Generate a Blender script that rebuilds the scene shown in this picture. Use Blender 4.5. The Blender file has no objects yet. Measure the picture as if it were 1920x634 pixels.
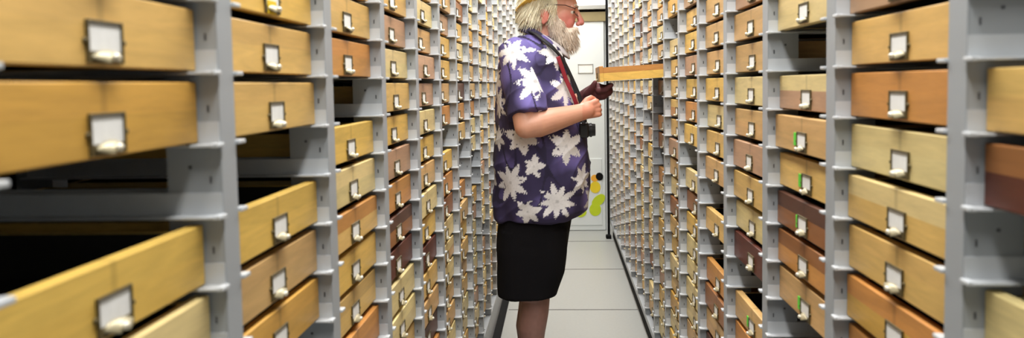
import bpy, bmesh, math, random
from mathutils import Vector, Matrix, noise
R = math.radians
PI = math.pi
sc = bpy.context.scene
C = sc.collection

# ------------------------------------------------------------------ camera
H = 1.34
YAW, PITCH, ROLL, FPX, PPY = 0.0599, 0.0605, -0.0175, 1500.0, 317 - 67.16
fw = Vector((-math.sin(YAW) * math.cos(PITCH), math.cos(YAW) * math.cos(PITCH), -math.sin(PITCH)))
rt = Vector((math.cos(YAW), math.sin(YAW), 0))
up = rt.cross(fw)
r2 = rt * math.cos(ROLL) + up * math.sin(ROLL)
u2 = up * math.cos(ROLL) - rt * math.sin(ROLL)
cam = bpy.data.cameras.new('view')
camo = bpy.data.objects.new('view', cam)
C.objects.link(camo)
m = Matrix((r2, u2, -fw)).transposed().to_4x4()
m.translation = (0, 0, H)
camo.matrix_world = m
cam.sensor_width = 36
cam.lens = FPX / 1920 * 36
cam.shift_y = (PPY - 317) / 1920
cam.clip_start = 0.02
cam.dof.use_dof = True
cam.dof.focus_distance = 3.3
cam.dof.aperture_fstop = 5.0
sc.camera = camo

# ------------------------------------------------------------------ light and exposure
sc.view_settings.view_transform = 'Standard'
sc.view_settings.look = 'None'
sc.view_settings.gamma = 1
sc.view_settings.use_curve_mapping = False
sc.view_settings.exposure = -0.08
w = bpy.data.worlds.new('world')
sc.world = w
w.use_nodes = True
w.node_tree.nodes['Background'].inputs[0].default_value = (0.93, 0.97, 1.0, 1)
w.node_tree.nodes['Background'].inputs[1].default_value = 0.12
LAMP_POWER = 22.0
LAMP_COLOR = (1.0, 0.98, 0.94)
LAMP_Y = (0.35, 1.62, 2.88, 4.14, 5.4, 6.66)


def project(p):
    d = Vector(p) - Vector((0, 0, H))
    k = d.dot(fw)
    if k < 0.05:
        return (-9999, -9999)
    return 960 + FPX * d.dot(r2) / k, PPY - FPX * d.dot(u2) / k


def at(x, y, Y):
    """world point on the vertical plane at distance Y that the photo shows at pixel x, y"""
    d = fw + r2 * ((x - 960) / FPX) - u2 * ((y - PPY) / FPX)
    return Vector((0, 0, H)) + d * (Y / d.y)


# ------------------------------------------------------------------ helpers
def link(name, me, mat=None, parent=None, loc=None):
    o = bpy.data.objects.new(name, me)
    C.objects.link(o)
    if mat and me:
        me.materials.append(mat)
    if parent:
        o.parent = parent
    if loc is not None:
        o.location = loc
    return o


def tag(o, label=None, cat=None, group=None, kind=None):
    if label: o['label'] = label
    if cat: o['category'] = cat
    if group: o['group'] = group
    if kind: o['kind'] = kind
    return o


def empty(name, loc):
    o = bpy.data.objects.new(name, None)
    o.empty_display_size = 0.05
    C.objects.link(o)
    o.location = loc
    return o


def bm_box(bm, x0, x1, y0, y1, z0, z1, bevel=0.0):
    vs = [bm.verts.new((x, y, z)) for x in (x0, x1) for y in (y0, y1) for z in (z0, z1)]
    fs = [(0, 1, 3, 2), (4, 6, 7, 5), (0, 4, 5, 1), (2, 3, 7, 6), (0, 2, 6, 4), (1, 5, 7, 3)]
    nf = [bm.faces.new([vs[i] for i in f]) for f in fs]
    if bevel:
        es = list({e for f in nf for e in f.edges})
        bmesh.ops.bevel(bm, geom=es, offset=bevel, segments=2, affect='EDGES', profile=0.5)
    return vs


def finish(bm, name='m', smooth=False):
    bmesh.ops.recalc_face_normals(bm, faces=bm.faces)
    me = bpy.data.meshes.new(name)
    bm.to_mesh(me)
    bm.free()
    if smooth:
        me.shade_smooth()
    return me


def box(name, mat, parent, *a, bevel=0.0):
    bm = bmesh.new()
    bm_box(bm, *a, bevel=bevel)
    return link(name, finish(bm, name), mat, parent)


def bm_ball(bm, c, rx, ry=None, rz=None, rot=None, seg=20):
    ry = ry or rx
    rz = rz or rx
    mt = Matrix.Translation(Vector(c)) @ (rot.to_4x4() if rot else Matrix.Identity(4)) @ Matrix.Diagonal((rx, ry, rz, 1))
    bmesh.ops.create_uvsphere(bm, u_segments=seg, v_segments=max(8, seg * 2 // 3), radius=1, matrix=mt)


def bm_limb(bm, pts, seg=16, cap=True, ball=True):
    """closed tapered tube through (point, radius) pairs, round at the joints"""
    for (a, ra), (b, rb) in zip(pts, pts[1:]):
        a, b = Vector(a), Vector(b)
        d = b - a
        L = d.length
        if L < 1e-6:
            continue
        q = d.to_track_quat('Z', 'Y').to_matrix().to_4x4()
        mt = Matrix.Translation((a + b) / 2) @ q
        bmesh.ops.create_cone(bm, cap_ends=True, segments=seg, radius1=ra, radius2=rb, depth=L, matrix=mt)
    if ball:
        for p, r in pts:
            bm_ball(bm, p, r, seg=seg)


def bm_tube(bm, pts, rad, seg=8, flat=None, closed=False):
    """swept tube along points; flat=(normal, ratio) squashes it into a strap"""
    pts = [Vector(p) for p in pts]
    n = len(pts)
    rings = []
    ref = Vector((0, 0, 1))
    for i, p in enumerate(pts):
        if closed:
            t = pts[(i + 1) % n] - pts[i - 1]
        else:
            t = pts[min(i + 1, n - 1)] - pts[max(i - 1, 0)]
        t.normalize()
        nv = Vector(flat[0]) if flat else ref
        if abs(nv.dot(t)) > 0.97:
            nv = Vector((1, 0, 0))
        a = (nv - t * nv.dot(t)).normalized()
        b = t.cross(a)
        ra = rad * (flat[1] if flat else 1)
        rings.append([bm.verts.new(p + a * ra * math.cos(2 * PI * j / seg) + b * rad * math.sin(2 * PI * j / seg)) for j in range(seg)])
    m_ = n if closed else n - 1
    for i in range(m_):
        A, B = rings[i], rings[(i + 1) % n]
        for j in range(seg):
            bm.faces.new((A[j], A[(j + 1) % seg], B[(j + 1) % seg], B[j]))
    if not closed:
        bm.faces.new(rings[0])
        bm.faces.new(rings[-1])


def spline(pts, k=6):
    pts = [Vector(p) for p in pts]
    out = []
    P = [pts[0] * 2 - pts[1]] + pts + [pts[-1] * 2 - pts[-2]]
    for i in range(1, len(P) - 2):
        for j in range(k):
            t = j / k
            a, b, c, d = P[i - 1], P[i], P[i + 1], P[i + 2]
            out.append(0.5 * ((2 * b) + (c - a) * t + (2 * a - 5 * b + 4 * c - d) * t * t + (3 * b - a - 3 * c + d) * t ** 3))
    out.append(pts[-1])
    return out


def bm_loft(bm, rings, seg=40, power=2.4):
    """closed loft: rings are (z, x0, x1, yc, halfwidth) superellipses"""
    R_ = []
    for z, x0, x1, yc, hw in rings:
        cx, rx = (x0 + x1) / 2, (x1 - x0) / 2
        row = []
        for j in range(seg):
            a = 2 * PI * j / seg
            c, s = math.cos(a), math.sin(a)
            row.append(bm.verts.new((cx + rx * math.copysign(abs(c) ** (2 / power), c), yc + hw * math.copysign(abs(s) ** (2 / power), s), z)))
        R_.append(row)
    for A, B in zip(R_, R_[1:]):
        for j in range(seg):
            bm.faces.new((A[j], A[(j + 1) % seg], B[(j + 1) % seg], B[j]))
    bm.faces.new(R_[0])
    bm.faces.new(R_[-1])


def remesh(bm, voxel, smooth=4, fac=0.5):
    """fuse overlapping closed volumes into one continuous skin"""
    bmesh.ops.recalc_face_normals(bm, faces=bm.faces)
    me = bpy.data.meshes.new('tmp')
    bm.to_mesh(me)
    bm.free()
    o = bpy.data.objects.new('tmp', me)
    bench = bpy.data.scenes.new('bench')
    bench.collection.objects.link(o)
    r = o.modifiers.new('r', 'REMESH')
    r.mode = 'VOXEL'
    r.voxel_size = voxel
    if smooth:
        s = o.modifiers.new('s', 'SMOOTH')
        s.iterations = smooth
        s.factor = fac
    with bpy.context.temp_override(scene=bench, view_layer=bench.view_layers[0]):
        dg = bpy.context.evaluated_depsgraph_get()
    out = bpy.data.meshes.new_from_object(o.evaluated_get(dg))
    bpy.data.objects.remove(o)
    bpy.data.scenes.remove(bench)
    bpy.data.meshes.remove(me)
    out.shade_smooth()
    return out


def lin(r, g, b):
    f = lambda c: (c / 255 / 12.92) if c / 255 <= 0.04045 else ((c / 255 + 0.055) / 1.055) ** 2.4
    return (f(r), f(g), f(b))


def material(name, col, rough=0.5, metal=0.0, noise_amt=0.0, scale=20.0, bump=0.0, bump_scale=200.0, emit=None, spec=0.5, stretch=(1, 1, 1)):
    mt = bpy.data.materials.new(name)
    mt.use_nodes = True
    nt = mt.node_tree
    b = nt.nodes['Principled BSDF']
    b.inputs['Base Color'].default_value = (*col, 1)
    b.inputs['Roughness'].default_value = rough
    b.inputs['Metallic'].default_value = metal
    b.inputs['Specular IOR Level'].default_value = spec
    tc = nt.nodes.new('ShaderNodeTexCoord')
    mp = nt.nodes.new('ShaderNodeMapping')
    mp.inputs['Scale'].default_value = stretch
    nt.links.new(tc.outputs['Object'], mp.inputs[0])
    if noise_amt:
        n = nt.nodes.new('ShaderNodeTexNoise')
        n.inputs['Scale'].default_value = scale
        n.inputs['Detail'].default_value = 5
        nt.links.new(mp.outputs[0], n.inputs['Vector'])
        mr = nt.nodes.new('ShaderNodeMapRange')
        mr.inputs['From Min'].default_value = 0.25
        mr.inputs['From Max'].default_value = 0.75
        mr.inputs['To Min'].default_value = 1 - noise_amt
        mr.inputs['To Max'].default_value = 1 + noise_amt
        nt.links.new(n.outputs['Fac'], mr.inputs['Value'])
        mx = nt.nodes.new('ShaderNodeVectorMath')
        mx.operation = 'SCALE'
        mx.inputs[0].default_value = col
        nt.links.new(mr.outputs[0], mx.inputs['Scale'])
        nt.links.new(mx.outputs[0], b.inputs['Base Color'])
    if bump:
        n2 = nt.nodes.new('ShaderNodeTexNoise')
        n2.inputs['Scale'].default_value = bump_scale
        n2.inputs['Detail'].default_value = 3
        nt.links.new(mp.outputs[0], n2.inputs['Vector'])
        bp = nt.nodes.new('ShaderNodeBump')
        bp.inputs['Strength'].default_value = bump
        bp.inputs['Distance'].default_value = 0.002
        nt.links.new(n2.outputs['Fac'], bp.inputs['Height'])
        nt.links.new(bp.outputs[0], b.inputs['Normal'])
    if emit:
        b.inputs['Emission Color'].default_value = (*LAMP_COLOR, 1)
        b.inputs['Emission Strength'].default_value = emit
    return mt


def vcol_material(name, rough=0.8, bump=0.3, bump_scale=300, sheen=0.0):
    mt = material(name, (0.5, 0.5, 0.5), rough, bump=bump, bump_scale=bump_scale)
    nt = mt.node_tree
    a = nt.nodes.new('ShaderNodeAttribute')
    a.attribute_name = 'colour'
    nt.links.new(a.outputs['Color'], nt.nodes['Principled BSDF'].inputs['Base Color'])
    if sheen:
        nt.nodes['Principled BSDF'].inputs['Sheen Weight'].default_value = sheen
    return mt


def displace(me, fn):
    """move every vertex to fn(position, normal)"""
    pn = [(v.co.copy(), v.normal.copy()) for v in me.vertices]
    buf = []
    for c, n in pn:
        buf += list(fn(c, n))
    me.vertices.foreach_set('co', buf)
    me.update()


def set_vcol(me, fn):
    ca = me.color_attributes.new('colour', 'FLOAT_COLOR', 'POINT')
    buf = []
    for v in me.vertices:
        c = fn(v.co, v.normal)
        buf += [c[0], c[1], c[2], 1.0]
    ca.data.foreach_set('color', buf)


def wood_material(name, from_object=True):
    """varnished wood: upper and lower board colours come from the drawer, grain runs across the front"""
    mt = bpy.data.materials.new(name)
    mt.use_nodes = True
    nt = mt.node_tree
    L = nt.links.new
    b = nt.nodes['Principled BSDF']
    b.inputs['Roughness'].default_value = 0.42
    b.inputs['Specular IOR Level'].default_value = 0.4
    tc = nt.nodes.new('ShaderNodeTexCoord')
    if from_object:
        au = nt.nodes.new('ShaderNodeAttribute')
        au.attribute_type = 'OBJECT'
        au.attribute_name = 'wood_upper'
        al = nt.nodes.new('ShaderNodeAttribute')
        al.attribute_type = 'OBJECT'
        al.attribute_name = 'wood_lower'
        sep = nt.nodes.new('ShaderNodeSeparateXYZ')
        L(tc.outputs['Object'], sep.inputs[0])
        gt = nt.nodes.new('ShaderNodeMath')
        gt.operation = 'GREATER_THAN'
        gt.inputs[1].default_value = 0.036
        L(sep.outputs['Z'], gt.inputs[0])
        base = nt.nodes.new('ShaderNodeMix')
        base.data_type = 'RGBA'
        L(gt.outputs[0], base.inputs['Factor'])
        L(al.outputs['Color'], base.inputs[6])
        L(au.outputs['Color'], base.inputs[7])
        # shadow of the pull above, painted as a narrow darker strip down the front
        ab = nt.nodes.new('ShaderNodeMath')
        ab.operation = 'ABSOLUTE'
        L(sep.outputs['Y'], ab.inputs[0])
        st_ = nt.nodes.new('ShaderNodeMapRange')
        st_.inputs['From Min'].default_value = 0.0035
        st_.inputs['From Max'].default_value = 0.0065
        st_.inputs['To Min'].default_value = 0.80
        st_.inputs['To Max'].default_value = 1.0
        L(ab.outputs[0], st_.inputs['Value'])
        pull_shadow = nt.nodes.new('ShaderNodeVectorMath')
        pull_shadow.operation = 'SCALE'
        L(base.outputs[2], pull_shadow.inputs[0])
        L(st_.outputs[0], pull_shadow.inputs['Scale'])
        base_out = pull_shadow.outputs[0]
    else:
        a = nt.nodes.new('ShaderNodeAttribute')
        a.attribute_name = 'colour'
        base_out = a.outputs['Color']
    oi = nt.nodes.new('ShaderNodeObjectInfo')
    mul = nt.nodes.new('ShaderNodeMath')
    mul.operation = 'MULTIPLY'
    mul.inputs[1].default_value = 37.0
    L(oi.outputs['Random'], mul.inputs[0])
    cmb = nt.nodes.new('ShaderNodeCombineXYZ')
    L(mul.outputs[0], cmb.inputs[0])
    L(mul.outputs[0], cmb.inputs[2])
    add = nt.nodes.new('ShaderNodeVectorMath')
    L(tc.outputs['Object'], add.inputs[0])
    L(cmb.outputs[0], add.inputs[1])
    mp = nt.nodes.new('ShaderNodeMapping')
    mp.inputs['Scale'].default_value = (8, 3.2, 30)
    L(add.outputs[0], mp.inputs[0])
    n = nt.nodes.new('ShaderNodeTexNoise')
    n.inputs['Scale'].default_value = 1.6
    n.inputs['Detail'].default_value = 7
    n.inputs['Roughness'].default_value = 0.6
    n.inputs['Distortion'].default_value = 0.8
    L(mp.outputs[0], n.inputs['Vector'])
    n2 = nt.nodes.new('ShaderNodeTexNoise')
    n2.inputs['Scale'].default_value = 9
    n2.inputs['Detail'].default_value = 2
    L(mp.outputs[0], n2.inputs['Vector'])
    sm = nt.nodes.new('ShaderNodeMath')
    sm.operation = 'MULTIPLY_ADD'
    sm.inputs[1].default_value = 0.25
    L(n2.outputs['Fac'], sm.inputs[0])
    L(n.outputs['Fac'], sm.inputs[2])
    mr = nt.nodes.new('ShaderNodeMapRange')
    mr.inputs['From Min'].default_value = 0.35
    mr.inputs['From Max'].default_value = 0.9
    mr.inputs['To Min'].default_value = 0.80
    mr.inputs['To Max'].default_value = 1.20
    L(sm.outputs[0], mr.inputs['Value'])
    sc_ = nt.nodes.new('ShaderNodeVectorMath')
    sc_.operation = 'SCALE'
    L(base_out, sc_.inputs[0])
    L(mr.outputs[0], sc_.inputs['Scale'])
    L(sc_.outputs[0], b.inputs['Base Color'])
    bp = nt.nodes.new('ShaderNodeBump')
    bp.inputs['Strength'].default_value = 0.12
    bp.inputs['Distance'].default_value = 0.001
    L(sm.outputs[0], bp.inputs['Height'])
    L(bp.outputs[0], b.inputs['Normal'])
    return mt


M = {}
M['steel'] = material('painted_steel', lin(164, 169, 174), 0.42, noise_amt=0.04, scale=9, bump=0.05, bump_scale=400)
M['dark_back'] = material('added_dark_back', lin(30, 29, 28), 0.6, noise_amt=0.1, scale=8)  # near-black, for the added panel that darkens the empty slots
M['runner'] = material('runner_steel', lin(198, 202, 206), 0.33, noise_amt=0.05, scale=15)
M['black_hole'] = material('punched_hole', lin(30, 30, 32), 0.9)
M['rubber'] = material('black_rubber', lin(13, 13, 14), 0.85, noise_amt=0.1, spec=0.2)
M['brass'] = material('aged_brass', lin(92, 80, 48), 0.5, metal=0.3, noise_amt=0.2, scale=60)
M['pull'] = material('worn_nickel', lin(176, 166, 136), 0.42, metal=0.35, noise_amt=0.15, scale=80)
M['knob'] = material('polished_nickel', lin(232, 226, 208), 0.36, metal=0.4)
M['card'] = material('card_paper', lin(238, 238, 236), 0.75, noise_amt=0.06, scale=90)
M['ink'] = material('grey_ink', lin(110, 110, 112), 0.8)
M['green_paper'] = material('green_paper', lin(96, 214, 62), 0.6, noise_amt=0.03)
M['yellow_paper'] = material('yellow_paper', lin(235, 200, 20), 0.6, noise_amt=0.03)
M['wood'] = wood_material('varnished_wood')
M['wood_stuff'] = wood_material('varnished_wood_far', False)
M['tray'] = material('tray_inner_shade', lin(30, 25, 22), 0.8, noise_amt=0.2, scale=30)  # near-black stand-in for the shade inside the trays
M['floor'] = material('floor_vinyl', lin(172, 174, 171), 0.34, noise_amt=0.035, scale=60, bump=0.03)
M['seam'] = material('floor_seam', lin(112, 112, 110), 0.7, noise_amt=0.1)
M['wall'] = material('white_wall', lin(226, 229, 229), 0.6, noise_amt=0.015, scale=4)
M['door'] = material('white_door', lin(222, 228, 228), 0.4, noise_amt=0.015, scale=3)
M['olive'] = material('olive_board', lin(138, 124, 86), 0.6, noise_amt=0.08, scale=14)
M['ledge'] = material('grey_ledge', lin(158, 158, 152), 0.5, noise_amt=0.05)
M['ceiling'] = material('ceiling_paint', lin(225, 225, 222), 0.8, noise_amt=0.02)
M['diffuser'] = material('lamp_diffuser', (0.9, 0.9, 0.9), 0.5, emit=6.0)
M['fixture'] = material('lamp_housing', lin(225, 225, 225), 0.4)

# ------------------------------------------------------------------ the setting
YL, YR, PIT = 0.8505, 0.8661, 0.4011
WL, WR = 0.369, 0.4254
S = 0.078
HB = H + 0.0196
POST = 0.040
DEPTH = 0.52
LASTK = 15
YEND = 7.3
ZTOP = 2.24
ZBASE = 0.125


def struct(name, *a, mat, bevel=0.0):
    return tag(box(name, mat, None, *a, bevel=bevel), kind='structure')


struct('floor', -1.6, 1.6, -2.2, YEND, -0.06, 0, mat=M['floor'])
struct('ceiling', -1.6, 1.6, -2.2, YEND, 2.62, 2.70, mat=M['ceiling'])
struct('wall_far', -1.6, 1.6, YEND, YEND + 0.1, 0, 2.62, mat=M['wall'])
struct('wall_left', -1.6, -1.5, -2.2, YEND, 0, 2.62, mat=M['wall'])
struct('wall_near', -1.6, 1.6, -2.3, -2.2, 0, 2.62, mat=M['wall'])
struct('wall_right', 1.5, 1.6, -2.2, YEND, 0, 2.62, mat=M['wall'])
for i, y in enumerate((0.56, 1.60, 2.62, 3.655, 4.69, 5.73, 6.755)):
    struct('trim_%d' % (i + 1), -WL + 0.05, WR + 0.02, y - 0.006, y + 0.006, 0, 0.0015, mat=M['seam'])
# black rail along the left, black kick plate recessed under the right racks
struct('baseboard_left', -WL - 0.001, -0.328, 0.3, 6.95, 0, 0.012, mat=M['rubber'], bevel=0.002)
struct('baseboard_right', WR + 0.024, WR + 0.05, 0.3, 6.95, 0, ZBASE - 0.003, mat=M['rubber'], bevel=0.002)

# door at the end of the aisle
dr = box('door_1', M['door'], None, -0.42, 0.405, YEND - 0.045, YEND - 0.002, 0.004, 1.893, bevel=0.003)
tag(dr, kind='structure')
box('lower_panel', M['door'], dr, -0.36, 0.375, YEND - 0.052, YEND - 0.044, 0.05, 0.66, bevel=0.003)
bm = bmesh.new()
p = at(1098, 129, YEND - 0.05)
for (a, b_, c, d) in ((-.068, .068, .036, .042), (-.068, .068, -.042, -.036), (-.068, -.062, -.042, .042), (.062, .068, -.042, .042)):
    bm_box(bm, p.x + a, p.x + b_, YEND - 0.052, YEND - 0.044, p.z + c, p.z + d)
link('plate_frame', finish(bm), M['ledge'], dr)
box('plate', M['card'], dr, p.x - .061, p.x + .061, YEND - 0.047, YEND - 0.043, p.z - .035, p.z + .035)
struct('trim_8', -0.44, 0.43, YEND - 0.06, YEND - 0.002, 1.895, 1.978, mat=M['olive'])
struct('trim_9', -0.44, 0.43, YEND - 0.02, YEND - 0.002, 1.979, 2.000, mat=M['rubber'])  # black strip standing in for the shadow gap over the board
struct('trim_10', -0.44, 0.43, YEND - 0.09, YEND - 0.002, 2.001, 2.035, mat=M['ledge'])


def disc(name, mat, parent, pts, y, d=0.0015):
    bm = bmesh.new()
    a = [bm.verts.new((q.x, y, q.z)) for q in pts]
    b_ = [bm.verts.new((q.x, y - d, q.z)) for q in pts]
    n = len(a)
    bm.faces.new(a)
    bm.faces.new(b_)
    for i in range(n):
        bm.faces.new((a[i], a[(i + 1) % n], b_[(i + 1) % n], b_[i]))
    return link(name, finish(bm), mat, parent)


def blob(cx, cy, rx, ry, rot=0.0, y=YEND - 0.05, lobes=0, amp=0.0):
    out = []
    for i in range(28):
        a = 2 * PI * i / 28
        k = 1 + amp * math.cos(lobes * a)
        u, v = rx * k * math.cos(a), ry * k * math.sin(a)
        out.append(at(cx + u * math.cos(rot) - v * math.sin(rot), cy + u * math.sin(rot) + v * math.cos(rot), y))
    return out


st = empty('door_decal', at(1108, 402, YEND - 0.053))
tag(st, 'yellow and lime leaf shaped decal stuck low on the white door', 'decal')
M['lime'] = material('lime_film', lin(196, 216, 36), 0.4, noise_amt=0.03)
M['yellow'] = material('yellow_film', lin(234, 208, 44), 0.4, noise_amt=0.03)
M['orange'] = material('orange_film', lin(236, 170, 50), 0.4, noise_amt=0.03)
y0 = YEND - 0.053
for nm, mt, bl in (('leaf', 'lime', blob(1122, 376, 15, 9, -0.75)), ('leaf', 'lime', blob(1116, 393, 11, 12)),
                   ('leaf', 'lime', blob(1090, 399, 10, 8, -0.3)), ('petal', 'yellow', blob(1116, 351, 10, 11)),
                   ('bud', 'orange', blob(1115, 334, 7, 6.5)), ('stalk', 'rubber', blob(1124, 331, 7, 7.5, -0.5))):
    o = disc(nm, M[mt], st, bl, y0)
    y0 -= 0.0006
    o.matrix_parent_inverse = Matrix.Translation(-st.location)

# ceiling lamps (above the frame)
for i, y in enumerate(LAMP_Y):
    t = empty('ceiling_light', (0.03, y, 2.6))
    tag(t, 'long white fluorescent ceiling lamp over the aisle', 'ceiling light', 'fluorescent lamps over the aisle')
    box('housing', M['fixture'], t, -0.12, 0.12, -0.62, 0.62, -0.035, 0.019, bevel=0.004)
    box('diffuser', M['diffuser'], t, -0.10, 0.10, -0.60, 0.60, -0.045, -0.036, bevel=0.002)
    ld = bpy.data.lights.new('lamp_light', 'AREA')
    ld.shape = 'RECTANGLE'
    ld.size, ld.size_y = 0.2, 1.2
    ld.energy = LAMP_POWER
    ld.color = LAMP_COLOR
    lo = bpy.data.objects.new('lamp_light', ld)
    C.objects.link(lo)
    lo.parent = t
    lo.location = (0, 0, -0.05)

# ------------------------------------------------------------------ racks
ORD = ['first', 'second', 'third', 'fourth', 'fifth', 'sixth', 'seventh', 'eighth', 'ninth', 'tenth', 'eleventh', 'twelfth',
       'thirteenth', 'fourteenth', 'fifteenth', 'sixteenth', 'seventeenth', 'eighteenth', 'nineteenth', 'twentieth',
       'twenty-first', 'twenty-second', 'twenty-third', 'twenty-fourth', 'twenty-fifth', 'twenty-sixth', 'twenty-seventh', 'twenty-eighth']


def bay_span(side, k):
    y1 = (YL if side < 0 else YR) + k * PIT
    return y1 - PIT + POST, y1


def slot_in_frame(side, k, r):
    W = WL if side < 0 else WR
    y0, y1 = bay_span(side, k)
    z0 = HB + r * S
    if z0 < ZBASE + 0.02 or z0 + S > ZTOP:
        return False
    xs = [project((side * W, y, z)) for y in (y0, y1) for z in (z0 - 0.004, z0 + S)]
    if max(q[0] for q in xs) < 0 or min(q[0] for q in xs) > 1920:
        return False
    yy = [project((side * W, min(max(y, 0.52 if side < 0 else 0.72), y1), z)) for y in (y0, y1) for z in (z0 - 0.004, z0 + S)]
    return min(q[1] for q in yy) < 634 and max(q[1] for q in yy) > 0


# shared meshes
def post_mesh(side):
    """square C-shaped upright, front face towards the aisle, punched with slots"""
    bm = bmesh.new()
    s = side
    h = ZTOP - ZBASE
    t = 0.0022
    D = 0.062
    X = lambda a, b: (min(s * a, s * b), max(s * a, s * b))
    bm_box(bm, *X(0, t), 0, POST, 0, h, bevel=0.0006)
    bm_box(bm, *X(t, D), 0, t, 0, h)
    bm_box(bm, *X(t, D), POST - t, POST, 0, h)
    # punched slots and bolt holes on both cheeks
    nf = len(bm.faces)
    z = HB + math.ceil((ZBASE + .03 - HB) / S) * S - ZBASE
    while z + S < ZTOP - ZBASE:
        for y in (-0.0003, POST - 0.0007):
            for (xa, xb, za, zb) in ((.012, .0145, .034, .042), (.034, .038, .050, .054), (.048, .052, .012, .016)):
                bm_box(bm, *X(xa, xb), y + 0.0003, y + 0.0008, z + za, z + zb)
        z += S
    bm.faces.ensure_lookup_table()
    for f in bm.faces[nf:]:
        f.material_index = 1
    return finish(bm)


def runner_mesh(side, way):
    """angle runner: upright web on the cheek, shelf lip reaching into the bay; way = +1 reaches towards +Y"""
    bm = bmesh.new()
    s = side
    X = lambda a, b: (min(s * a, s * b), max(s * a, s * b))
    Yr = lambda a, b: (min(way * a, way * b), max(way * a, way * b))
    bm_box(bm, *X(0.001, DEPTH - 0.02), *Yr(0.0, 0.0018), 0.0, 0.024)
    bm_box(bm, *X(0.001, DEPTH - 0.02), *Yr(0.0, 0.020), -0.0030, 0.0, bevel=0.0006)
    # rounded nose of the lip
    bm_box(bm, *X(-0.004, 0.006), *Yr(0.0, 0.019), -0.0038, 0.0012, bevel=0.0012)
    return finish(bm)


POSTM = {s: post_mesh(s) for s in (-1, 1)}
RUNM = {(s, w_): runner_mesh(s, w_) for s in (-1, 1) for w_ in (-1, 1)}
for me in POSTM.values():
    me.materials.append(M['steel'])
    me.materials.append(M['black_hole'])
for me in RUNM.values(): me.materials.append(M['runner'])

SLOTS = []
for side in (-1, 1):
    W = WL if side < 0 else WR
    nm = 'left' if side < 0 else 'right'
    for k in range(0, LASTK + 1):
        y0, y1 = bay_span(side, k)
        rk = empty('drawer_rack', (side * W, y1, ZBASE))
        tag(rk, 'light grey steel drawer rack, %s bay from the camera on the %s side' % (ORD[k], nm), 'rack')
        L = lambda a, b: (min(side * a, side * b), max(side * a, side * b))
        po = link('post', POSTM[side], None, rk, (0, 0, 0))
        pb = link('back_post', POSTM[side], None, rk, (side * (DEPTH - 0.062), 0, 0))
        bay = y1 - y0
        box('added_back_panel', M['dark_back'], rk, *L(DEPTH, DEPTH + 0.003), -bay + 0.0005, POST - 0.0005, 0, ZTOP - ZBASE)  # added dark sheet that stops light and keeps the bay's depth dark
        box('top_panel', M['steel'], rk, *L(0.003, DEPTH), -bay, 0, ZTOP - ZBASE - 0.004, ZTOP - ZBASE - 0.001)
        box('base_rail', M['steel'], rk, *L(0.0, 0.03), -bay, 0, 0, 0.028, bevel=0.001)
        if side < 0:
            box('plinth', M['steel'], rk, *L(0.0, DEPTH), -bay + 0.0005, POST - 0.0005, -ZBASE, -0.001)
        else:
            box('plinth', M['rubber'], rk, *L(0.055, DEPTH), -bay + 0.0005, POST - 0.0005, -ZBASE, -0.001)
        if k == 0:
            link('near_post', POSTM[side], None, rk, (0, -bay - POST, 0))
        rows = [r for r in range(-18, 14) if slot_in_frame(side, k, r)]
        rows.sort(reverse=True)
        for r in range(rows[-1], rows[0] + 2):
            z = HB + r * S - ZBASE
            if z + ZBASE < ZTOP - 0.05:
                link('runner', RUNM[(side, -1)], None, rk, (0, -0.0001, z))
                link('runner', RUNM[(side, 1)], None, rk, (0, -bay + 0.0001, z))
        for i, r in enumerate(rows):
            SLOTS.append((side, k, r, i))

# black bumper strip on the end of the right rack
bp_ = box('rubber_bumper', M['rubber'], None, 0.404, 0.424, 6.925, 6.945, 0.0, ZTOP)
tag(bp_, 'black vertical rubber bumper strip at the far end of the right racks', 'bumper')
bf = bmesh.new()
bm_box(bf, 0.385, 0.43, 6.85, 6.92, 0, 0.03, bevel=0.006)
tag(link('floor_stop', finish(bf), M['rubber']), 'small black stop on the floor at the far end of the right racks', 'stop')

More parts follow.
